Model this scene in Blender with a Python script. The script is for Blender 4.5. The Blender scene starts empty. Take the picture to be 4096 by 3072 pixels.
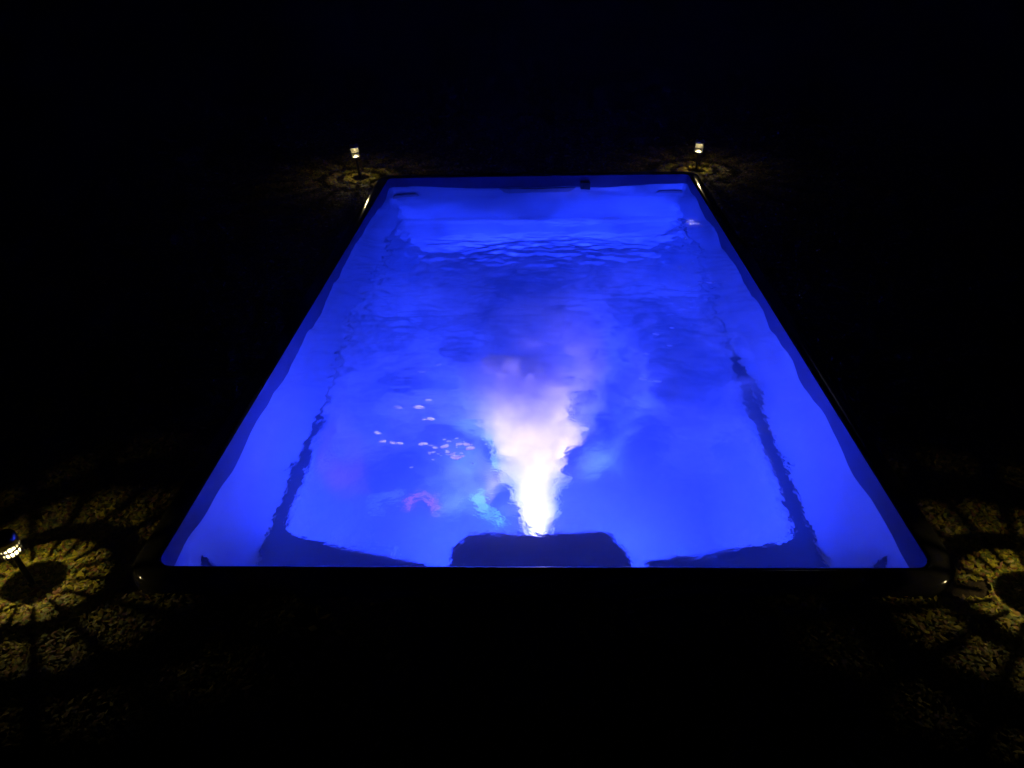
import bpy, bmesh, math, random
import numpy as np
from mathutils import Vector, noise as mnoise, Matrix

random.seed(7); rng = np.random.default_rng(7)
sc = bpy.context.scene
COL = sc.collection
R = math.radians

# ------------------------------------------------------------------ measures
W, L = 2.26, 4.276          # inner opening of the plunge pool
HW = W / 2
ZW = -0.09                  # still water level below the rim
ZL = -0.78                  # ledge
ZF = -1.30                  # floor
ZG = -0.05                  # lawn level

# ------------------------------------------------------------------ helpers
def mat(name):
    m = bpy.data.materials.new(name); m.use_nodes = True
    nt = m.node_tree; nt.nodes.clear()
    out = nt.nodes.new('ShaderNodeOutputMaterial')
    return m, nt, out

def node(nt, kind, **kw):
    n = nt.nodes.new(kind)
    for k, v in kw.items():
        if k in n.inputs: n.inputs[k].default_value = v
        else: setattr(n, k, v)
    return n

def M(nt, op, a, b=None, c=None, clamp=False):
    n = nt.nodes.new('ShaderNodeMath'); n.operation = op; n.use_clamp = clamp
    for i, v in enumerate((a, b, c)):
        if v is None: continue
        if isinstance(v, (int, float)): n.inputs[i].default_value = v
        else: nt.links.new(v, n.inputs[i])
    return n.outputs[0]

def smooth(nt, v, a, b, lo=0.0, hi=1.0):
    n = nt.nodes.new('ShaderNodeMapRange'); n.interpolation_type = 'SMOOTHSTEP'
    nt.links.new(v, n.inputs['Value'])
    n.inputs['From Min'].default_value = a; n.inputs['From Max'].default_value = b
    n.inputs['To Min'].default_value = lo; n.inputs['To Max'].default_value = hi
    return n.outputs['Result']

def principled(name, col, rough=0.5, metal=0.0, var=0.0, scale=8.0, bump=0.0, bscale=60.0, coat=0.0, spec=0.5):
    m, nt, out = mat(name)
    b = node(nt, 'ShaderNodeBsdfPrincipled')
    b.inputs['Base Color'].default_value = (*col, 1); b.inputs['Roughness'].default_value = rough
    b.inputs['Metallic'].default_value = metal; b.inputs['Coat Weight'].default_value = coat
    b.inputs['Specular IOR Level'].default_value = spec
    tc = node(nt, 'ShaderNodeTexCoord')
    if var > 0:
        n = node(nt, 'ShaderNodeTexNoise', Scale=scale, Detail=6.0, Roughness=0.6)
        nt.links.new(tc.outputs['Object'], n.inputs['Vector'])
        r = node(nt, 'ShaderNodeValToRGB')
        r.color_ramp.elements[0].position = 0.3; r.color_ramp.elements[1].position = 0.7
        r.color_ramp.elements[0].color = (*[c * (1 - var) for c in col], 1)
        r.color_ramp.elements[1].color = (*[min(1, c * (1 + var)) for c in col], 1)
        nt.links.new(n.outputs['Fac'], r.inputs['Fac']); nt.links.new(r.outputs['Color'], b.inputs['Base Color'])
    if bump > 0:
        n = node(nt, 'ShaderNodeTexNoise', Scale=bscale, Detail=5.0)
        nt.links.new(tc.outputs['Object'], n.inputs['Vector'])
        bp = node(nt, 'ShaderNodeBump', Strength=bump, Distance=0.01)
        nt.links.new(n.outputs['Fac'], bp.inputs['Height']); nt.links.new(bp.outputs['Normal'], b.inputs['Normal'])
    nt.links.new(b.outputs[0], out.inputs['Surface'])
    return m

def link(name, me, m=None, parent=None, smooth_=False, loc=None):
    o = bpy.data.objects.new(name, me); COL.objects.link(o)
    if m: me.materials.append(m)
    if smooth_:
        me.polygons.foreach_set('use_smooth', [True] * len(me.polygons))
    if parent is not None: o.parent = parent
    if loc is not None: o.location = loc
    return o

def from_bm(name, bm, m=None, parent=None, smooth_=False, loc=None, normals=True):
    if normals: bmesh.ops.recalc_face_normals(bm, faces=bm.faces)
    me = bpy.data.meshes.new(name); bm.to_mesh(me); bm.free()
    return link(name, me, m, parent, smooth_, loc)

def empty(name, loc, rz=0):
    o = bpy.data.objects.new(name, None); COL.objects.link(o)
    o.location = loc; o.rotation_euler = (0, 0, rz); o.empty_display_size = 0.1
    return o

def tag(o, label=None, cat=None, group=None, kind=None):
    if label: o['label'] = label
    if cat: o['category'] = cat
    if group: o['group'] = group
    if kind: o['kind'] = kind
    return o

def rrect(e, r, n=8):
    """rounded rectangle, e = inset from the inner opening (negative = outside)"""
    x0, x1, y0, y1 = -HW + e, HW - e, e, L - e
    pts = []
    for cx, cy, a0 in ((x1 - r, y0 + r, -90), (x1 - r, y1 - r, 0), (x0 + r, y1 - r, 90), (x0 + r, y0 + r, 180)):
        for i in range(n + 1):
            a = R(a0 + 90 * i / n)
            pts.append((cx + r * math.cos(a), cy + r * math.sin(a)))
    return pts

def loft(bm, rings, closed=True):
    vr = [[bm.verts.new((x, y, z)) for x, y in pts] for pts, z in rings]
    n = len(vr[0])
    for a, b in zip(vr, vr[1:]):
        for i in range(n):
            bm.faces.new((a[i], a[(i + 1) % n], b[(i + 1) % n], b[i]))
    return vr

def lathe(bm, prof, seg=32, cx=0, cy=0):
    vr = []
    for r, z in prof:
        if r < 1e-6: vr.append([bm.verts.new((cx, cy, z))])
        else: vr.append([bm.verts.new((cx + r * math.cos(2 * math.pi * i / seg), cy + r * math.sin(2 * math.pi * i / seg), z)) for i in range(seg)])
    for a, b in zip(vr, vr[1:]):
        for i in range(seg):
            j = (i + 1) % seg
            if len(a) == 1 and len(b) == 1: continue
            if len(a) == 1: bm.faces.new((a[0], b[i], b[j]))
            elif len(b) == 1: bm.faces.new((a[i], a[j], b[0]))
            else: bm.faces.new((a[i], a[j], b[j], b[i]))

def round_poly(pts, r, n=5):
    out = []
    N = len(pts)
    for i in range(N):
        p, a, b = Vector(pts[i]), Vector(pts[i - 1]), Vector(pts[(i + 1) % N])
        da, db = (a - p).normalized(), (b - p).normalized()
        k = min(r[i] if isinstance(r, (list, tuple)) else r, (a - p).length * .45, (b - p).length * .45)
        q0, q1 = p + da * k, p + db * k
        for j in range(n + 1):
            t = j / n
            out.append(tuple((1 - t) ** 2 * q0 + 2 * t * (1 - t) * p + t * t * q1))
    return out

def box(bm, x0, x1, y0, y1, z0, z1, bev=0.0):
    r = bmesh.ops.create_cube(bm, size=1.0)
    bmesh.ops.transform(bm, matrix=Matrix.Translation(((x0 + x1) / 2, (y0 + y1) / 2, (z0 + z1) / 2)) @ Matrix.Diagonal((x1 - x0, y1 - y0, z1 - z0, 1)), verts=r['verts'])
    if bev:
        es = {e for v in r['verts'] for e in v.link_edges}
        bmesh.ops.bevel(bm, geom=list(es), offset=bev, segments=3, affect='EDGES', profile=0.5)

def prism(bm, pts, z0, z1, bev=0.0):
    f = bm.faces.new([bm.verts.new((x, y, z1)) for x, y in pts])
    r = bmesh.ops.extrude_face_region(bm, geom=[f])
    vs = [g for g in r['geom'] if isinstance(g, bmesh.types.BMVert)]
    for v in vs: v.co.z = z0
    if bev:
        es = [e for e in f.edges]
        bmesh.ops.bevel(bm, geom=es, offset=bev, segments=3, affect='EDGES', profile=0.5)

# ------------------------------------------------------------------ materials
shell = principled('pale_acrylic_shell', (0.28, 0.36, 0.47), rough=0.35, var=0.06, scale=3.0, bump=0.05, bscale=140)
shell_floor = principled('textured_shell_floor', (0.28, 0.36, 0.47), rough=0.5, var=0.08, scale=4.0, bump=0.12, bscale=220)
rim_m = principled('grey_acrylic_rim', (0.022, 0.021, 0.020), rough=0.10, spec=0.35, var=0.15, scale=14.0, bump=0.04, bscale=90)
shade_band_m = principled('painted_shade_band', (0.08, 0.09, 0.20), rough=0.6, var=0.08, scale=4, spec=0.2)  # dark colour stands in for the weaker light above the water
soft_m = principled('grey_blue_plastic', (0.22, 0.22, 0.24), rough=0.5)
fit_m = principled('dark_plastic_fitting', (0.035, 0.035, 0.04), rough=0.35)
house_m = principled('moulded_housing', (0.24, 0.30, 0.42), rough=0.4, var=0.05, scale=6, bump=0.05, bscale=180)
steel = principled('brushed_steel', (0.42, 0.42, 0.43), rough=0.3, metal=1.0, var=0.15, scale=60)
black_pl = principled('black_plastic', (0.015, 0.015, 0.016), rough=0.4)
cage_m = principled('dark_lens_frame', (0.03, 0.03, 0.03), rough=0.3, metal=0.0)
reflect_m = principled('white_reflector', (0.8, 0.78, 0.72), rough=0.3)
panel_m = principled('solar_panel', (0.01, 0.012, 0.03), rough=0.15)
soil = principled('dark_soil', (0.020, 0.014, 0.007), rough=0.95, var=0.5, scale=25, bump=0.8, bscale=60, spec=0.2)

def glass_lens():
    m, nt, out = mat('clear_lens')
    t = node(nt, 'ShaderNodeBsdfTransparent'); t.inputs['Color'].default_value = (0.96, 0.96, 0.94, 1)
    g = node(nt, 'ShaderNodeBsdfGlossy'); g.inputs['Roughness'].default_value = 0.12
    d = node(nt, 'ShaderNodeBsdfTranslucent'); d.inputs['Color'].default_value = (0.9, 0.88, 0.8, 1)
    m1 = node(nt, 'ShaderNodeMixShader', Fac=0.35)
    nt.links.new(g.outputs[0], m1.inputs[1]); nt.links.new(d.outputs[0], m1.inputs[2])
    m2 = node(nt, 'ShaderNodeMixShader', Fac=0.05)
    nt.links.new(t.outputs[0], m2.inputs[1]); nt.links.new(m1.outputs[0], m2.inputs[2])
    nt.links.new(m2.outputs[0], out.inputs['Surface'])
    return m
lens_m = glass_lens()

def emit(name, col, s):
    m, nt, out = mat(name)
    e = node(nt, 'ShaderNodeEmission', Strength=s); e.inputs['Color'].default_value = (*col, 1)
    nt.links.new(e.outputs[0], out.inputs['Surface']); return m
WARM = (1.0, 0.78, 0.34)
led_m = emit('warm_led', (1, .84, .45), 350.0)
led_near_m = emit('warm_led_near', (1, .84, .45), 70.0)
pool_led_m = emit('pool_led', (0.25, 0.25, 1.0), 6.0)

def leaves_mat():
    m, nt, out = mat('ground_cover_leaves')
    b = node(nt, 'ShaderNodeBsdfPrincipled'); b.inputs['Roughness'].default_value = 0.65; b.inputs['Specular IOR Level'].default_value = 0.25
    g = node(nt, 'ShaderNodeNewGeometry')
    r = node(nt, 'ShaderNodeValToRGB')
    els = r.color_ramp.elements
    stops = [(0.0, (.045, .06, .010)), (.22, (.10, .115, .012)), (.42, (.22, .20, .014)), (.6, (.32, .27, .016)),
             (.74, (.18, .085, .02)), (.84, (.11, .04, .02)), (.93, (.20, .15, .06)), (1.0, (.30, .25, .10))]
    while len(els) < len(stops): els.new(0.5)
    for e, (p, c) in zip(els, stops): e.position = p; e.color = (*c, 1)
    nt.links.new(g.outputs['Random Per Island'], r.inputs['Fac'])
    nt.links.new(r.outputs['Color'], b.inputs['Base Color'])
    tl = node(nt, 'ShaderNodeBsdfTranslucent'); nt.links.new(r.outputs['Color'], tl.inputs['Color'])
    mx = node(nt, 'ShaderNodeMixShader', Fac=0.25)
    nt.links.new(b.outputs[0], mx.inputs[1]); nt.links.new(tl.outputs[0], mx.inputs[2])
    nt.links.new(mx.outputs[0], out.inputs['Surface'])
    return m
leaf_m = leaves_mat()

def water_mat():
    m, nt, out = mat('clear_pool_water')
    g = node(nt, 'ShaderNodeBsdfGlass'); g.inputs['IOR'].default_value = 1.333; g.inputs['Roughness'].default_value = 0.0
    g.inputs['Color'].default_value = (0.97, 0.98, 1.0, 1)
    tc = node(nt, 'ShaderNodeTexCoord')
    n = node(nt, 'ShaderNodeTexNoise', Scale=38.0, Detail=3.0, Roughness=0.5)
    nt.links.new(tc.outputs['Object'], n.inputs['Vector'])
    bp = node(nt, 'ShaderNodeBump', Strength=0.16, Distance=0.01)
    nt.links.new(n.outputs['Fac'], bp.inputs['Height']); nt.links.new(bp.outputs['Normal'], g.inputs['Normal'])
    nt.links.new(g.outputs[0], out.inputs['Surface'])
    return m
water_m = water_mat()

# ------------------------------------------------------------------ ground
bm = bmesh.new()
hole = rrect(-0.06, 0.09, 6)
outer = []
for x, y in hole:
    d = Vector((x, y - L / 2)); outer.append((x + d.x / d.length * 0.0, y))
big = []
for x, y in hole:
    s = 60.0 / max(abs(x) / 1.0, abs(y - L / 2) / 1.0)
    big.append((x * s, (y - L / 2) * s + L / 2))
mid = []
for x, y in hole:
    d = Vector((x, y - L / 2)); k = 1 + 2.2 / d.length
    mid.append((x * k, (y - L / 2) * k + L / 2))
loft(bm, [(hole, ZG - 0.25), (hole, ZG), (mid, ZG), (big, ZG)])
g = from_bm('ground', bm, soil); tag(g, 'dark soil and lawn ground around the sunken pool', 'ground', kind='structure')

# ------------------------------------------------------------------ solar lights positions (base on the ground)
lamps = [
    dict(p=(-1.490, -0.045), h=0.205, c=0.050, lip=0.013, tilt=(4, -7), lab='glowing solar stake light beside the near left corner of the blue pool'),
    dict(p=(1.385, -0.085), h=0.215, c=0.050, lip=0.013, tilt=(2, 2), lab='solar stake light casting yellow rings beside the near right pool corner'),
    dict(p=(-1.385, 4.43), h=0.268, c=0.080, lip=0.006, tilt=(0, -5), lab='small solar stake light standing behind the far left corner of the pool'),
    dict(p=(1.234, 4.500), h=0.245, c=0.075, lip=0.006, tilt=(0, 3), lab='small solar stake light standing behind the far right corner, reflected in the water'),
]

# ------------------------------------------------------------------ ground cover
def in_pool(x, y, m=0.085):
    return (np.abs(x) < HW + m) & (y > -m) & (y < L + m)

def make_leaves(n_all):
    xs, ys, sz = [], [], []
    for l in lamps:
        n = 36000 if l['p'][1] < 2 else 14000
        r = 0.02 + 0.8 * rng.random(n) ** 0.7
        a = rng.random(n) * 2 * math.pi
        xs.append(l['p'][0] + r * np.cos(a)); ys.append(l['p'][1] + r * np.sin(a)); sz.append(rng.uniform(.006, .014, n))
    n = n_all
    xs.append(rng.uniform(-3.6, 3.6, n)); ys.append(rng.uniform(-1.3, 7.0, n)); sz.append(rng.uniform(.010, .022, n))
    x, y, s = map(np.concatenate, (xs, ys, sz))
    # clumping
    cl = np.array([mnoise.noise((px * 9, py * 9, 3.1)) + .5 * mnoise.noise((px * 23, py * 23, 7.7)) for px, py in zip(x, y)])
    keep = (~in_pool(x, y)) & (cl > -0.55)
    x, y, s, cl = x[keep], y[keep], s[keep], cl[keep]
    n = len(x)
    z = ZG + 0.004 + np.clip(cl + .45, 0, 1) * 0.014 * rng.random(n) + 0.006 * rng.random(n)
    az = rng.random(n) * 2 * math.pi; tl = rng.normal(0, .28, n); rl = rng.normal(0, .25, n)
    ca, sa = np.cos(az), np.sin(az)
    ux = np.stack([ca * np.cos(tl), sa * np.cos(tl), np.sin(tl)], 1)          # along
    vx = np.stack([-sa * np.cos(rl), ca * np.cos(rl), np.sin(rl)], 1)         # across
    nx = np.cross(ux, vx)
    base = np.stack([x, y, z], 1)
    S = s[:, None]; wd = (s * rng.uniform(.35, .7, n))[:, None]
    P = np.stack([base - ux * S, base - ux * S * .1 + vx * wd - nx * S * .15, base + ux * S, base - ux * S * .1 - vx * wd - nx * S * .15, ], 1)
    V = P.reshape(-1, 3)
    V[:, 2] = np.maximum(V[:, 2], ZG + 0.003)
    i = np.arange(n) * 4
    F = np.stack([np.stack([i, i + 1, i + 2], 1), np.stack([i, i + 2, i + 3], 1)], 1).reshape(-1, 3)
    me = bpy.data.meshes.new('ground_cover')
    me.vertices.add(len(V)); me.vertices.foreach_set('co', V.ravel().astype(np.float32))
    me.loops.add(F.size); me.loops.foreach_set('vertex_index', F.ravel().astype(np.int32))
    me.polygons.add(len(F)); me.polygons.foreach_set('loop_start', (np.arange(len(F)) * 3).astype(np.int32))
    me.polygons.foreach_set('loop_total', np.full(len(F), 3, np.int32))
    me.update(calc_edges=True); me.validate()
    return me
gc = link('ground_cover', make_leaves(42000), leaf_m)
tag(gc, 'low leafy ground cover, yellow green with brown leaves, lit in rings by the stake lights', 'ground cover', kind='stuff')

# ------------------------------------------------------------------ plunge pool
pool = empty('plunge_pool', (0, 0, ZG))
tag(pool, 'sunken rectangular plunge pool of pale acrylic glowing blue from an underwater light', 'pool')
OFF = Vector((0, 0, -ZG))
def part(name, bm, m, parent=pool, sm=False):
    o = from_bm(name, bm, m, parent, sm)
    if parent is pool: o.location = OFF
    return o

bm = bmesh.new()      # rim: rounded lip
prof = [(-0.0035, -0.009), (-0.008, -0.004), (-0.016, -0.001), (-0.03, 0.0), (-0.06, -0.001), (-0.075, -0.006), (-0.086, -0.018), (-0.09, -0.034), (-0.09, ZG - 0.02)]
loft(bm, [(rrect(e, 0.045 - e, 10), z) for e, z in prof])
part('rim', bm, rim_m, sm=True)

bm = bmesh.new()
loft(bm, [(rrect(e, 0.045 + 0.9 * e, 10), z) for e, z in [(-0.0040, -0.030), (-0.0035, -0.145), (0.003, -0.17), (0.012, -0.30), (0.028, -0.55), (0.045, ZL)]])
part('inner_wall', bm, shell, sm=True)

bm = bmesh.new()      # ledge with corner seats and its riser
inner = [(-1.020, 0.70), (-0.62, 0.603), (-0.405, 0.558), (-0.405, 0.12), (0.405, 0.12), (0.405, 0.568), (0.62, 0.605), (1.020, 0.70), (1.026, 1.85), (1.072, 2.5), (1.070, 4.2295), (-1.072, 4.2295), (-1.072, 1.65), (-1.030, 1.15)]
inner = round_poly(inner, [.07, .1, .04, .04, .04, .04, .1, .07, .2, .2, .08, .08, .2, .2])
outl = rrect(0.045, 0.093, 10)
vo = [bm.verts.new((x, y, ZL)) for x, y in outl]
vi = [bm.verts.new((x, y, ZL)) for x, y in inner]
eo = [bm.edges.new((vo[i - 1], vo[i])) for i in range(len(vo))]
ei = [bm.edges.new((vi[i - 1], vi[i])) for i in range(len(vi))]
bmesh.ops.triangle_fill(bm, edges=eo + ei, use_beauty=True)
# drop any fill inside the inner loop
def inside(p, poly):
    c = False; j = len(poly) - 1
    for i in range(len(poly)):
        if (poly[i][1] > p.y) != (poly[j][1] > p.y) and p.x < (poly[j][0] - poly[i][0]) * (p.y - poly[i][1]) / (poly[j][1] - poly[i][1]) + poly[i][0]: c = not c
        j = i
    return c
bad = [f for f in bm.faces if inside(f.calc_center_median(), inner)]
bmesh.ops.delete(bm, geom=bad, context='FACES_ONLY')
n = len(vi)
prev = vi
for k, zz in [(0.0, -0.95), (.012, -1.06), (.04, -1.15), (.085, -1.22), (.14, -1.27), (.20, -1.295), (.25, -1.301)]:
    row = []
    for v in vi:
        kk = k if v.co.y > 0.5 else 0.0
        row.append(bm.verts.new((v.co.x * (1 - kk), v.co.y + (2.3 - v.co.y) * kk * 0.5, zz)))
    for i in range(n):
        f = bm.faces.new((prev[i], prev[(i + 1) % n], row[(i + 1) % n], row[i])); f.smooth = zz > -1.31
    prev = row
part('ledge', bm, shell)

bm = bmesh.new()
bm.faces.new([bm.verts.new(v) for v in ((-1.1, 0.05, ZF), (1.1, 0.05, ZF), (1.1, 4.25, ZF), (-1.1, 4.25, ZF))])
part('pool_floor', bm, shell_floor)

bm = bmesh.new()      # jet housing under the near wall
prism(bm, round_poly([(-0.352, 0.125), (-0.350, 0.56), (-0.335, 0.64), (-0.285, 0.735), (0.280, 0.735), (0.325, 0.66), (0.358, 0.56), (0.352, 0.125)], .05), ZF + .002, ZL + 0.001, bev=0.012)
housing = part('jet_housing', bm, house_m)
bm = bmesh.new()
lathe(bm, [(0.030, 0.0), (0.062, 0.0), (0.066, 0.006), (0.060, 0.016), (0.046, 0.020), (0.036, 0.012), (0.030, 0.0)], 28)
o = from_bm('jet_nozzle', bm, fit_m, housing, True); o.rotation_euler = (R(-90), 0, 0); o.location = (0, 0.7355, -0.90)
for sx in (-1, 1):
    bm = bmesh.new()
    lathe(bm, [(0, 0.010), (0.030, 0.008), (0.040, 0.0)], 24)
    o = from_bm('pool_light', bm, pool_led_m, housing, True); o.rotation_euler = (R(-90), 0, 0); o.location = (sx * 0.235, 0.7355, -0.88)

for sx in (-1, 1):    # low foot steps beside the housing
    bm = bmesh.new()
    x0, x1 = (sx * 0.60, sx * 0.96) if sx > 0 else (sx * 0.96, sx * 0.64)
    box(bm, x0, x1, 0.60, 0.98, ZF + 0.001, -1.255, 0.02)
    part('step', bm, shell)

bm = bmesh.new(); box(bm, 0.325, 0.40, L - 0.055, L - 0.003, -0.125, -0.045, 0.006)
part('overflow_fitting', bm, fit_m)
bm = bmesh.new(); prism(bm, round_poly([(-.24, -.10), (.24, -.10), (.30, .02), (-.30, .02)], .03), 0, .02, .006)
o = part('filter_grille', bm, soft_m); o.rotation_euler = (R(90), 0, 0); o.location = OFF + Vector((0.0, L - 0.012, -0.12))
for sx in (-1, 1):
    bm = bmesh.new(); prism(bm, round_poly([(-.10, -.035), (.10, -.05), (.10, .02), (-.08, .03)], .02), 0, .018, .005)
    o = part('corner_handhold', bm, soft_m); o.rotation_euler = (R(90), 0, 0); o.location = OFF + Vector((sx * 1.0, L - 0.02, -0.21))
    if sx < 0: o.scale = (-1, 1, 1)
for sx in (-1, 1):    # small fins at the near corners
    bm = bmesh.new()
    pts = [(0, -.035), (.05, .0), (0, .06), (-.002, 0.0)]
    vs = [(0, -.075, -.16), (0, .075, -.16), (0, .0, .08), (-sx * .06, .0, -.16)]
    v = [bm.verts.new(c) for c in vs]
    for t in ((0, 1, 2), (0, 1, 3), (1, 2, 3), (0, 2, 3)): bm.faces.new([v[i] for i in t])
    bmesh.ops.bevel(bm, geom=list(bm.edges), offset=0.006, segments=2, affect='EDGES')
    o = part('corner_fin', bm, soft_m); o.location = OFF + Vector((sx * (HW - 0.010), 0.24, -0.30))

# ------------------------------------------------------------------ water
def height(x, y):
    # sum of travelling ripples, stronger where the jet surfaces and towards the far end
    env = 0.75 + 2.2 * min(1, max(0, (y - 0.7) / 1.5))
    env *= 1 - 0.80 * min(1, max(0, (y - 2.9) / 0.5))
    turb = math.exp(-((y - 2.3) / 0.9) ** 2)
    edge = max(min(1.0, max(0.0, (abs(x) - 0.90) / 0.2)), min(1, max(0, (y - 3.85) / .35)) * 0.8)
    left = math.exp(-((x + 0.75) / 0.35) ** 2 - ((y - 1.5) / 0.6) ** 2)
    h = 0.0060 * mnoise.noise((x * 1.6, y * 1.9, 0.3))
    h += 0.0045 * env * mnoise.noise((x * 2.2 + 5, y * 4.2, 1.3))
    h += 0.0022 * env * (1 + .6 * turb) * mnoise.noise((x * 4.5 + 1, y * 9.0, 2.3))
    h += 0.0014 * (env * (1 + 1.1 * turb) + 4.5 * left) * mnoise.noise((x * 12 + 1, y * 19, 4.3))
    h += 0.00050 * (env * (1 + turb) + 4.5 * left) * mnoise.noise((x * 31, y * 44, 6.3))
    h += edge * (0.042 * mnoise.noise((2.0 * x, y * 2.2, 9.1)) + 0.018 * mnoise.noise((3.0 * x, y * 5.5, 4.1)))
    d2 = ((x + 0.555) ** 2 + (y - 0.44) ** 2) / 0.055 ** 2     # small whirl by the jet
    if d2 < 9:
        h += math.exp(-d2) * (-0.004 + 0.0022 * mnoise.noise((x * 38, y * 38, 2.0)))
    d3 = math.exp(-((x - 1.0) / .16) ** 2 - ((y - 3.35) / .55) ** 2)
    h += d3 * (0.0018 * mnoise.noise((x * 24, y * 24, 5.0)) + 0.0006 * mnoise.noise((x * 60, y * 60, 8.0)))
    return h
nx, ny = 240, 440
vs = []
for j in range(ny + 1):
    y = -0.002 + (L + 0.004) * j / ny
    for i in range(nx + 1):
        x = -HW - 0.002 + (W + 0.004) * i / nx
        vs.append((x, y, ZW + height(x, y)))
fs = [(j * (nx + 1) + i, j * (nx + 1) + i + 1, (j + 1) * (nx + 1) + i + 1, (j + 1) * (nx + 1) + i) for j in range(ny) for i in range(nx)]
me = bpy.data.meshes.new('water'); me.from_pydata(vs, [], fs); me.update()
wt = link('water', me, water_m, None, True)
tag(wt, 'rippled clear water filling the pool, glowing blue', 'water', kind='structure')

# weaker light above the wavy waterline, painted as a dark band of the shell
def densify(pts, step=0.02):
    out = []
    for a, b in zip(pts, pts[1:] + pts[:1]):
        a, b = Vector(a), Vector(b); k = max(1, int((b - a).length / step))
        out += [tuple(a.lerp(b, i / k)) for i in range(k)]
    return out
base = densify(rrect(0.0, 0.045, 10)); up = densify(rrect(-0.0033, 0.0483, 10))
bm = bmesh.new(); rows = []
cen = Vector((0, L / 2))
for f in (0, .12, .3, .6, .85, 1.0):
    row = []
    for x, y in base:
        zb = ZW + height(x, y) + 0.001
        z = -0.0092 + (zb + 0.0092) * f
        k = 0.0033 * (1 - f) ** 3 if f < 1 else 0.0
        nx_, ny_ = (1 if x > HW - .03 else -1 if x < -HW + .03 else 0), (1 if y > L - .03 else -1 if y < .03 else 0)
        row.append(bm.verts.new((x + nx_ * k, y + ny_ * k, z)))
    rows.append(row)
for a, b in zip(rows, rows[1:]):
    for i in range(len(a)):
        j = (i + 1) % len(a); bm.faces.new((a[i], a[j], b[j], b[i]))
part('shade_band', bm, shade_band_m, sm=True)

# ------------------------------------------------------------------ bubble plume
def cloud_mat():
    m, nt, out = mat('bubble_cloud_volume')
    tc = node(nt, 'ShaderNodeTexCoord'); sp = node(nt, 'ShaderNodeSeparateXYZ')
    nt.links.new(tc.outputs['Object'], sp.inputs[0])
    x, y, z = sp.outputs
    t = M(nt, 'SUBTRACT', y, 0.75)
    n1 = node(nt, 'ShaderNodeTexNoise', Scale=7.5, Detail=5.0, Roughness=0.62); nt.links.new(tc.outputs['Object'], n1.inputs['Vector'])
    n2 = node(nt, 'ShaderNodeTexNoise', Scale=2.3, Detail=6.0, Roughness=0.66, Distortion=1.4); nt.links.new(tc.outputs['Object'], n2.inputs['Vector'])
    f1, f2 = n1.outputs['Fac'], n2.outputs['Fac']
    # thinner second lobe drifting on
    dx2 = M(nt, 'SUBTRACT', x, M(nt, 'MULTIPLY_ADD', t, 0.10, -0.08)); dz2 = M(nt, 'SUBTRACT', z, M(nt, 'MULTIPLY_ADD', t, 0.36, -0.84))
    dy2 = M(nt, 'SUBTRACT', t, 1.22)
    q2 = M(nt, 'SQRT', M(nt, 'ADD', M(nt, 'ADD', M(nt, 'MULTIPLY', M(nt, 'MULTIPLY', dx2, dx2), 7.0), M(nt, 'MULTIPLY', M(nt, 'MULTIPLY', dz2, dz2), 16.0)), M(nt, 'MULTIPLY', M(nt, 'MULTIPLY', dy2, dy2), 4.2)))
    q2 = M(nt, 'ADD', q2, M(nt, 'MULTIPLY', M(nt, 'SUBTRACT', f2, 0.5), 2.2))
    d2 = M(nt, 'MULTIPLY', smooth(nt, q2, 1.05, 0.70), M(nt, 'MULTIPLY', smooth(nt, f1, 0.38, 0.60), 4.0))
    # faint cloud of fine bubbles
    band = M(nt, 'MULTIPLY', smooth(nt, t, 0.25, 0.8), smooth(nt, t, 2.5, 1.9))
    d3 = M(nt, 'MULTIPLY', M(nt, 'MULTIPLY', smooth(nt, f2, 0.50, 0.60), band), 2.6)
    dd = M(nt, 'ADD', d2, d3)
    v = node(nt, 'ShaderNodeVolumeScatter'); v.inputs['Color'].default_value = (0.985, 0.975, 0.99, 1); v.inputs['Anisotropy'].default_value = 0.3
    nt.links.new(dd, v.inputs['Density']); nt.links.new(v.outputs[0], out.inputs['Volume'])
    return m
bm = bmesh.new(); box(bm, -1.0, 1.0, 0.757, 3.35, -1.0, -0.130)
cl = from_bm('bubble_cloud', bm, cloud_mat())
tag(cl, 'thin blue cloud of fine bubbles spreading under the water beyond the plume', 'bubbles', kind='stuff')

def bubble_vol(name, col, dens, g):
    m, nt, out = mat(name)
    v = node(nt, 'ShaderNodeVolumeScatter', Density=dens, Anisotropy=g); v.inputs['Color'].default_value = (*col, 1)
    nt.links.new(v.outputs[0], out.inputs['Volume']); return m

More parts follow.
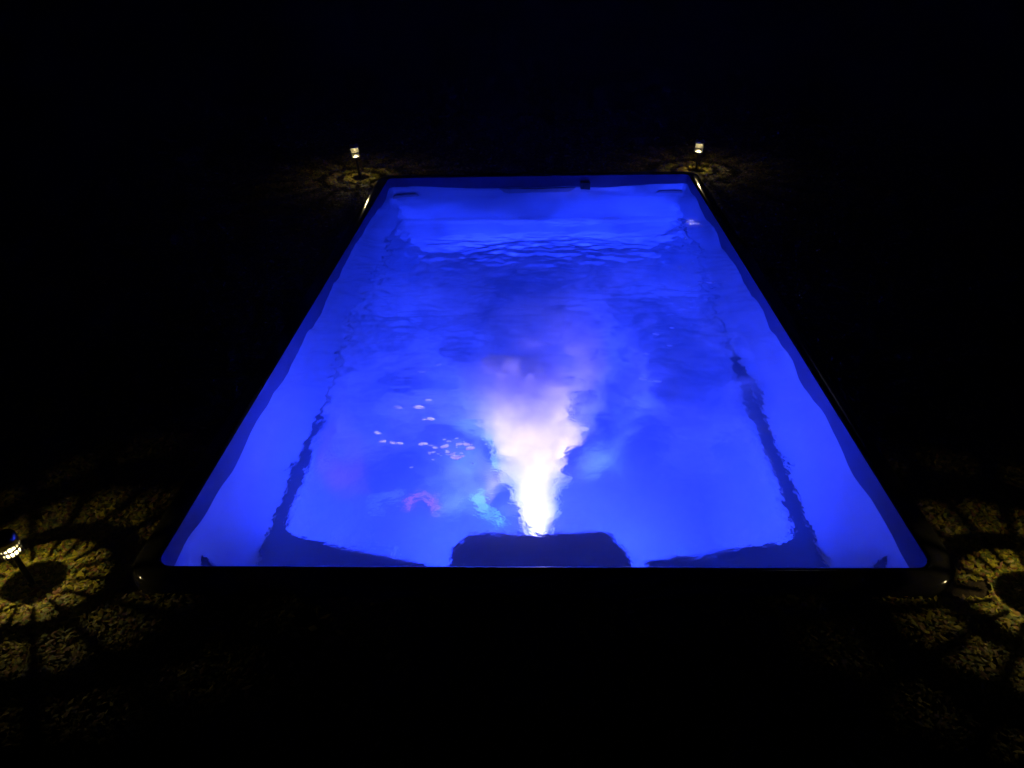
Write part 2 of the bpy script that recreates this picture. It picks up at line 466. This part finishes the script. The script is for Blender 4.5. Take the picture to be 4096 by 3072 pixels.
def billow(p, f, octv=4, gain=0.55):
    a, s_, tot = 0.0, 1.0, 0.0
    for o in range(octv):
        a += s_ * (abs(mnoise.noise(p * f + Vector((o * 7.3, 1.7 * o, 3.1)))) * 2 - 0.55); tot += s_
        f *= 2.1; s_ *= gain
    return a / tot
def lerp_tab(tab, t):
    for (a, va), (b, vb) in zip(tab, tab[1:]):
        if t <= b: return va + (vb - va) * (t - a) / (b - a)
    return tab[-1][1]
PR = [(0, .036), (.06, .062), (.2, .105), (.36, .155), (.5, .20), (.65, .255), (.78, .285), (.9, .285), (.97, .24), (1.02, .14), (1.05, .03)]
def plume_axis(t):
    return Vector((-0.115 * t + 0.02 * math.sin(5 * t), 0.757 + t, -0.885 + 0.38 * t))
bm = bmesh.new(); NS, NA = 170, 150; rings = []
for k in range(NS + 1):
    t = 1.05 * (1 - (1 - k / NS) ** 1.25) if k < NS else 1.05
    c = plume_axis(t); r0 = lerp_tab(PR, t); row = []
    for a in range(NA):
        th = 2 * math.pi * a / NA
        d = Vector((math.cos(th), -0.30 * math.sin(th), 0.95 * math.sin(th)))
        p = c + d * r0
        n_ = billow(Vector((p.x, p.y * .8, p.z)), 8.5) + 0.40 * mnoise.noise(p * 3.6)
        k2 = min(1, t / 0.12)
        r = r0 * (1 + k2 * 0.62 * n_)
        q = c + d * max(r, 0.25 * r0)
        q.y += 0.10 * k2 * r0 * mnoise.noise(p * 14)
        q.z = min(q.z, -0.135); q.y = max(q.y, 0.757)
        row.append(bm.verts.new(q))
    rings.append(row)
for A, B in zip(rings, rings[1:]):
    for a in range(NA): bm.faces.new((A[a], A[(a + 1) % NA], B[(a + 1) % NA], B[a]))
bm.faces.new(rings[0]); bm.faces.new(rings[-1])
pl = from_bm('bubble_plume', bm, bubble_vol('dense_bubbles', (0.995, 0.985, 0.995), 9.0, 0.2))
tag(pl, 'dense white plume of bubbles blown from the lit jet at the near end', 'bubbles', kind='stuff')

def puff(bm, c, r, f, amp, seed):
    q = bmesh.ops.create_icosphere(bm, subdivisions=5, radius=1.0)
    for v in q['verts']:
        d = v.co.copy(); p = Vector((d.x * r[0], d.y * r[1], d.z * r[2]))
        n_ = billow(p + Vector((seed, 0, 0)), f) + 0.5 * mnoise.noise((p + Vector((seed, 0, 0))) * f * .6)
        v.co = Vector(c) + p * max(0.15, 1 + amp * n_)
        v.co.z = min(v.co.z, -0.135)
bm = bmesh.new()
puff(bm, (0.27, 1.76, -0.42), (.09, .22, .07), 7, 1.1, 2.0)
puff(bm, (0.23, 1.90, -0.36), (.11, .20, .07), 7, 1.1, 5.0)
puff(bm, (-0.40, 1.42, -0.48), (.14, .10, .05), 7, 1.1, 9.0)
puff(bm, (-0.22, 1.80, -0.42), (.16, .16, .06), 7, 1.1, 14.0)
puff(bm, (-0.02, 2.28, -0.28), (.26, .14, .06), 6, 1.0, 21.0)
puff(bm, (0.02, 1.95, -0.36), (.20, .24, .08), 6, 1.0, 31.0)
dr = from_bm('bubble_drift', bm, bubble_vol('drifting_bubbles', (0.99, 0.975, 0.985), 4.0, 0.2))
tag(dr, 'paler torn lobes of bubbles drifting past the head of the dense plume', 'bubbles', kind='stuff')
bm = bmesh.new()
puff(bm, (-0.105, .90, -.85), (.060, .035, .022), 14, 1.2, 3.0)
puff(bm, (-0.30, 1.0, -.70), (.17, .16, .08), 8, 1.2, 8.0)
dl = from_bm('bubble_fringe', bm, bubble_vol('fringe_bubbles', (0.99, 0.98, 0.99), 2.0, 0.2))
tag(dl, 'faint fringe of bubbles along the left side of the jet', 'bubbles', kind='stuff')

# patches of coloured light beside the jet, put in as tinted bubble volumes
def wisp(name, pts, r, col, dens, lab):
    bm = bmesh.new(); seg = 10; rings = []
    P = [Vector(p) for p in pts]
    for i, p in enumerate(P):
        d = (P[min(i + 1, len(P) - 1)] - P[max(i - 1, 0)]).normalized()
        a = d.cross(Vector((0, 0, 1))).normalized(); b = a.cross(d)
        k = r[i]
        rings.append([bm.verts.new(p + a * k * math.cos(2 * math.pi * s / seg) + b * k * math.sin(2 * math.pi * s / seg)) for s in range(seg)])
    for a, b in zip(rings, rings[1:]):
        for s in range(seg): bm.faces.new((a[s], a[(s + 1) % seg], b[(s + 1) % seg], b[s]))
    bm.faces.new(rings[0]); bm.faces.new(rings[-1])
    m, nt, out = mat(name + '_volume')
    tc = node(nt, 'ShaderNodeTexCoord')
    n = node(nt, 'ShaderNodeTexNoise', Scale=22.0, Detail=4.0); nt.links.new(tc.outputs['Object'], n.inputs['Vector'])
    v = node(nt, 'ShaderNodeVolumeScatter'); v.inputs['Color'].default_value = (*col, 1)
    nt.links.new(M(nt, 'MULTIPLY', smooth(nt, n.outputs['Fac'], 0.40, 0.6), dens), v.inputs['Density'])
    nt.links.new(v.outputs[0], out.inputs['Volume'])
    o = from_bm('light_wisp', bm, m); tag(o, lab, 'bubbles', 'patches of coloured light beside the jet', kind='stuff'); return o
wisp('red_wisp', [(-.61, 1.03, -1.02), (-.57, 1.085, -1.0), (-.52, 1.11, -0.99), (-.475, 1.085, -1.0), (-.45, 1.02, -1.02)], [.016, .026, .031, .031, .02], (1, .22, .35), 22, 'small pinkish red arc of light left of the jet, coloured into a bubble volume')
wisp('cyan_wisp', [(-.13, .87, -0.93), (-.18, .91, -0.93), (-.235, .965, -0.93), (-.27, 1.03, -0.93), (-.265, 1.10, -.93)], [.012, .022, .030, .034, .024], (.4, 1, 1), 22, 'small cyan streak of light just left of the bright jet, coloured into a bubble volume')

bm = bmesh.new(); puff(bm, (-.70, 1.04, -.95), (.075, .075, .05), 16, 1.3, 41.0)  # coloured light at the whirl, tinted into a puff of bubbles
sw_ = from_bm('light_wisp', bm, bubble_vol('swirl_light', (.6, .75, .8), 6.0, 0.0))
tag(sw_, 'mottled grey green swirl of light at the left, beside the red arc, coloured into a bubble volume', 'bubbles', 'patches of coloured light beside the jet', kind='stuff')
# foam flecks floating under and on the surface
bm = bmesh.new()
fl = [(-.432, .952, .016), (-.455, .945, .008), (-.555, .779, .014), (-.53, .775, .012), (-.63, .851, .014), (-.60, .79, .012), (-.577, 1.043, .016), (-.49, 1.043, .022), (-.458, 1.098, .012),
      (-.355, .752, .015), (-.39, .745, .010), (-.305, .681, .018), (-.32, .70, .010), (-.34, .715, .008), (-.28, .69, .008), (-.44, .77, .016), (-.41, .76, .008), (-.30, .77, .012), (-.27, .765, .012), (-.255, .74, .016), (-.36, .80, .006), (-.34, .79, .007),
      (.459, 1.267, .016), (.516, 1.246, .016), (.49, 1.25, .010), (.952, 2.357, .020), (.90, 2.36, .012), (.62, 1.60, .012), (.57, 1.72, .014), (.66, 1.80, .010), (.5, 1.5, .010), (-.52, 1.35, .016), (-.45, 1.42, .014)]
for i in range(26):
    fl.append((-0.33 + random.gauss(0, .07), .74 + random.gauss(0, .05), random.uniform(.003, .007)))
for fx, fy, s in fl:
    r = bmesh.ops.create_icosphere(bm, subdivisions=2, radius=1.0)
    zz = ZW + height(fx, fy) - 0.010
    mtx = Matrix.Translation((fx, fy, zz)) @ Matrix.Rotation(random.uniform(-.4, .4), 4, 'Z') @ Matrix.Diagonal((s * 1.25, s * .7, min(.006, s * .4), 1))
    for v in r['verts']:
        v.co = v.co * (1 + .35 * mnoise.noise(v.co * 2.3 + Vector((fx * 40, fy * 40, 0))))
    bmesh.ops.transform(bm, matrix=mtx, verts=r['verts'])
foam_m, nt_, out_ = mat('foam')
tl_ = node(nt_, 'ShaderNodeBsdfTranslucent'); tl_.inputs['Color'].default_value = (.95, .92, .95, 1)
df_ = node(nt_, 'ShaderNodeBsdfDiffuse'); df_.inputs['Color'].default_value = (.9, .88, .9, 1)
mx_ = node(nt_, 'ShaderNodeMixShader', Fac=0.3)
nt_.links.new(tl_.outputs[0], mx_.inputs[1]); nt_.links.new(df_.outputs[0], mx_.inputs[2]); nt_.links.new(mx_.outputs[0], out_.inputs['Surface'])
fo = from_bm('foam', bm, foam_m, None, True)
tag(fo, 'small white foam flecks drifting on the water beside the bubble plume', 'foam', kind='stuff')

# ------------------------------------------------------------------ solar stake lights
SEG = 48
def solar_light(l):
    x, y = l['p']; h, c = l['h'], l['c']
    root = empty('solar_stake_light', (x, y, ZG)); root.rotation_euler = (R(l['tilt'][0]), R(l['tilt'][1]), 0)
    tag(root, l['lab'], 'garden light', 'solar stake lights at the pool corners')
    RC = 0.030
    zl = h - 0.018                 # LED height; the cap sits above it
    bm = bmesh.new()               # stake and cup
    lathe(bm, [(0, 0.0), (0.006, 0.0), (0.0085, 0.03), (0.0085, zl - c - 0.020), (0.014, zl - c - 0.012), (0.022, zl - c - 0.004), (0.0235, zl - c - 0.0005), (0, zl - c - 0.0005)], 24)
    from_bm('stake', bm, black_pl, root, True)
    bm = bmesh.new()               # reflector dish
    lathe(bm, [(0.0235, zl - c), (0.024, zl - c + 0.002), (0.021, zl - c + 0.004), (0.012, zl - c + 0.007), (0.004, zl - c + 0.014), (0, zl - c + 0.015)], 32)
    from_bm('reflector', bm, reflect_m, root, True)
    bm = bmesh.new()               # ribs and rings that throw the pattern
    def ring(d0, d1, rr=RC):
        z0, z1 = zl - d1, zl - d0
        lathe(bm, [(rr - .0012, z0), (rr + .0012, z0), (rr + .0012, z1), (rr - .0012, z1), (rr - .0012, z0)], SEG)
    ring(0.51 * c, 0.645 * c); ring(0.30 * c, 0.35 * c)
    for k in range(16):
        a = 2 * math.pi * (k + .3) / 16; w = 0.0019
        z0, z1 = zl - c, zl - 0.0
        q = []
        for rr, da in ((RC - .001, -w / RC), (RC + .001, -w / RC), (RC + .001, w / RC), (RC - .001, w / RC)):
            q.append((rr * math.cos(a + da), rr * math.sin(a + da)))
        lo = [bm.verts.new((px, py, z0)) for px, py in q]; hi = [bm.verts.new((px, py, z1)) for px, py in q]
        for i in range(4): bm.faces.new((lo[i], lo[(i + 1) % 4], hi[(i + 1) % 4], hi[i]))
    from_bm('lens_frame', bm, cage_m, root)
    bm = bmesh.new()
    lathe(bm, [(0.0245, zl - c), (0.0285, zl - 0.8 * c), (0.0288, zl - 0.1 * c), (0.0288, zl)], 40)
    from_bm('lens', bm, lens_m, root, True)
    bm = bmesh.new()               # cap
    lathe(bm, [(0, zl + 0.001), (0.020, zl + 0.001), (0.0305, zl - l['lip']), (0.0335, zl - l['lip']), (0.0340, zl + 0.002), (0.0335, zl + 0.012), (0.030, zl + 0.017), (0.026, zl + 0.018), (0, zl + 0.018)], 40)
    from_bm('cap', bm, steel, root, True)
    bm = bmesh.new()
    box(bm, -.016, .016, -.016, .016, zl + 0.0182, zl + 0.0195)
    from_bm('solar_panel', bm, panel_m, root)
    bm = bmesh.new()
    lathe(bm, [(0.0030, zl - 0.0042), (0.0050, zl - 0.0034), (0.0060, zl - 0.001), (0.0060, zl + 0.0008)], 16)
    from_bm('led', bm, led_m if y > 2 else led_near_m, root, True)
    ld = bpy.data.lights.new('led_light', 'AREA'); ld.shape = 'DISK'; ld.size = 0.0034; ld.energy = l.get('e', 0.62 if y < 2 else 0.72); ld.color = WARM
    lo = bpy.data.objects.new('led_light', ld); COL.objects.link(lo); lo.parent = root; lo.location = (0, 0, zl - 0.0044)
    return root
for l in lamps: solar_light(l)

# ------------------------------------------------------------------ underwater lights and added fill spots
def lamp(name, kind, loc, aim, energy, col, **kw):
    ld = bpy.data.lights.new(name, kind); ld.energy = energy; ld.color = col
    for k, v in kw.items(): setattr(ld, k, v)
    o = bpy.data.objects.new(name, ld); COL.objects.link(o); o.location = loc
    o.rotation_euler = (Vector(aim) - Vector(loc)).to_track_quat('-Z', 'Y').to_euler()
    return o
BLUE = (0.021, 0.052, 1.0)
for sx in (-1, 1):
    o = lamp('blue_pool_light', 'AREA', (sx * 0.235, 0.752, -0.88), (sx * 0.80, 1.9, -0.72), 45, BLUE, shape='DISK', size=0.07)
    lamp('far_fill_spot', 'SPOT', (sx * 0.235, 0.757, -0.86), (sx * 0.60, 3.7, -0.80), 1700, BLUE, spot_size=R(36), spot_blend=1.0, shadow_soft_size=0.03)  # spots added to brighten the far end
lamp('white_jet_light', 'SPOT', (0, 0.760, -0.885), (-0.10, 1.75, -0.485), 42, (0.80, 0.62, 1.0), spot_size=R(56), spot_blend=0.6, shadow_soft_size=0.02)
for sx in (-1, 1):
    lamp('plume_side_fill', 'SPOT', (sx * 0.19, 0.760, -0.80), (-0.09 + sx * .05, 1.80, -0.39), 30 if sx < 0 else 26, (0.78, 0.58, 1.0), spot_size=R(25), spot_blend=0.5, shadow_soft_size=0.02)  # spots added to light the flanks of the plume
lamp('plume_side_fill', 'SPOT', (0.16, 0.760, -0.78), (0.14, 2.0, -0.38), 75, (0.78, 0.56, 1.0), spot_size=R(26), spot_blend=0.7, shadow_soft_size=0.02)  # extra spot added to reach the drifting lobes
lamp('plume_top_fill', 'SPOT', (-0.01, 0.762, -0.775), (-0.09, 1.98, -0.29), 100, (0.80, 0.58, 1.0), spot_size=R(36), spot_blend=0.6, shadow_soft_size=0.02)  # added above the nozzle to light the top of the plume
lamp('foam_fill_spot', 'SPOT', (-0.06, 0.765, -0.84), (-0.42, 0.86, -0.10), 60, (0.85, 0.66, 0.95), spot_size=R(42), spot_blend=0.7, shadow_soft_size=0.02)  # spot added only to brighten the foam flecks
lamp('pale_fill_light', 'AREA', (0, 0.762, -0.845), (0, 1.7, -0.10), 1.2, (0.30, 0.42, 1.0), shape='DISK', size=0.03)  # weak wide fill added for the flecks and side walls
lamp('red_tint_spot', 'SPOT', (-0.17, 0.760, -0.90), (-0.525, 1.08, -1.0), 12.0, (1.0, 0.10, 0.16), spot_size=R(24), spot_blend=0.6, shadow_soft_size=0.005)  # red spot added to tint the arc
lamp('teal_tint_spot', 'SPOT', (-0.19, 0.760, -0.90), (-0.69, 1.04, -0.95), 1.6, (0.45, 0.8, 0.8), spot_size=R(18), spot_blend=0.8, shadow_soft_size=0.005)  # teal spot added to tint the swirl
lamp('cyan_tint_spot', 'SPOT', (-0.10, 0.760, -0.90), (-0.23, 0.98, -0.93), 0.8, (0.05, 0.9, 1.0), spot_size=R(24), spot_blend=0.6, shadow_soft_size=0.005)  # cyan spot added to tint the streak by the jet

# ------------------------------------------------------------------ night sky and a trace of moonlight
w = bpy.data.worlds.new('World'); sc.world = w; w.use_nodes = True
nt = w.node_tree
bg = nt.nodes['Background']; sky = nt.nodes.new('ShaderNodeTexSky'); sky.sky_type = 'NISHITA'; sky.sun_disc = False
sky.sun_elevation = R(4); sky.sun_rotation = R(160)
nt.links.new(sky.outputs[0], bg.inputs[0]); bg.inputs[1].default_value = 0.00003
ld = bpy.data.lights.new('moon', 'SUN'); ld.energy = 0.0006; ld.angle = R(0.5); ld.color = (1, .95, .88)
o = bpy.data.objects.new('moon', ld); COL.objects.link(o); o.rotation_euler = (R(60), 0, R(160))

# ------------------------------------------------------------------ camera
f_w = 1726.0 / 2212.0
cd = bpy.data.cameras.new('camera'); cam = bpy.data.objects.new('camera', cd); COL.objects.link(cam)
cd.sensor_fit = 'HORIZONTAL'; cd.sensor_width = 36.0; cd.lens = 36.0 * f_w; cd.clip_start = 0.05; cd.clip_end = 300
pitch, yaw, roll = 0.51443599, 0.03945586, -0.02462127
cp, sp = math.cos(pitch), math.sin(pitch); cy, sy = math.cos(yaw), math.sin(yaw)
rx = Vector((cy, sy, 0)); fw = Vector((-sy * cp, cy * cp, -sp)); up = Vector((-sy * sp, cy * sp, cp))
cr, sr = math.cos(roll), math.sin(roll)
right = rx * cr + up * sr
upv = up * cr - rx * sr
m3 = Matrix((right, upv, -fw)).transposed()
cam.matrix_world = Matrix.Translation((0.00804551, -1.77221205, 1.60582319)) @ m3.to_4x4()
sc.camera = cam

# ------------------------------------------------------------------ render settings
sc.render.engine = 'CYCLES'
cy_ = sc.cycles
cy_.use_denoising = True
try: cy_.denoiser = 'OPENIMAGEDENOISE'
except Exception: pass
cy_.max_bounces = 14; cy_.diffuse_bounces = 6; cy_.glossy_bounces = 6; cy_.transmission_bounces = 10; cy_.volume_bounces = 6; cy_.transparent_max_bounces = 16
cy_.caustics_refractive = True; cy_.caustics_reflective = True
cy_.sample_clamp_indirect = 20.0
cy_.volume_step_rate = 2.0; cy_.volume_max_steps = 256
sc.view_settings.view_transform = 'Standard'; sc.view_settings.look = 'None'
sc.view_settings.exposure = 0; sc.view_settings.gamma = 1

# ------------------------------------------------------------------ thin haze added for a faint blue veil
bm = bmesh.new(); box(bm, -14, 14, -5, 20, -2.4, 3.0)
m, nt, out = mat('veil_haze')
v = node(nt, 'ShaderNodeVolumePrincipled'); v.inputs['Density'].default_value = 0.003; v.inputs['Color'].default_value = (.95, .96, 1, 1); v.inputs['Anisotropy'].default_value = 0.3
nt.links.new(v.outputs[0], out.inputs['Volume'])
hz = from_bm('haze', bm, m); tag(hz, 'thin haze added to give a faint blue veil around the pool', 'haze', kind='stuff')
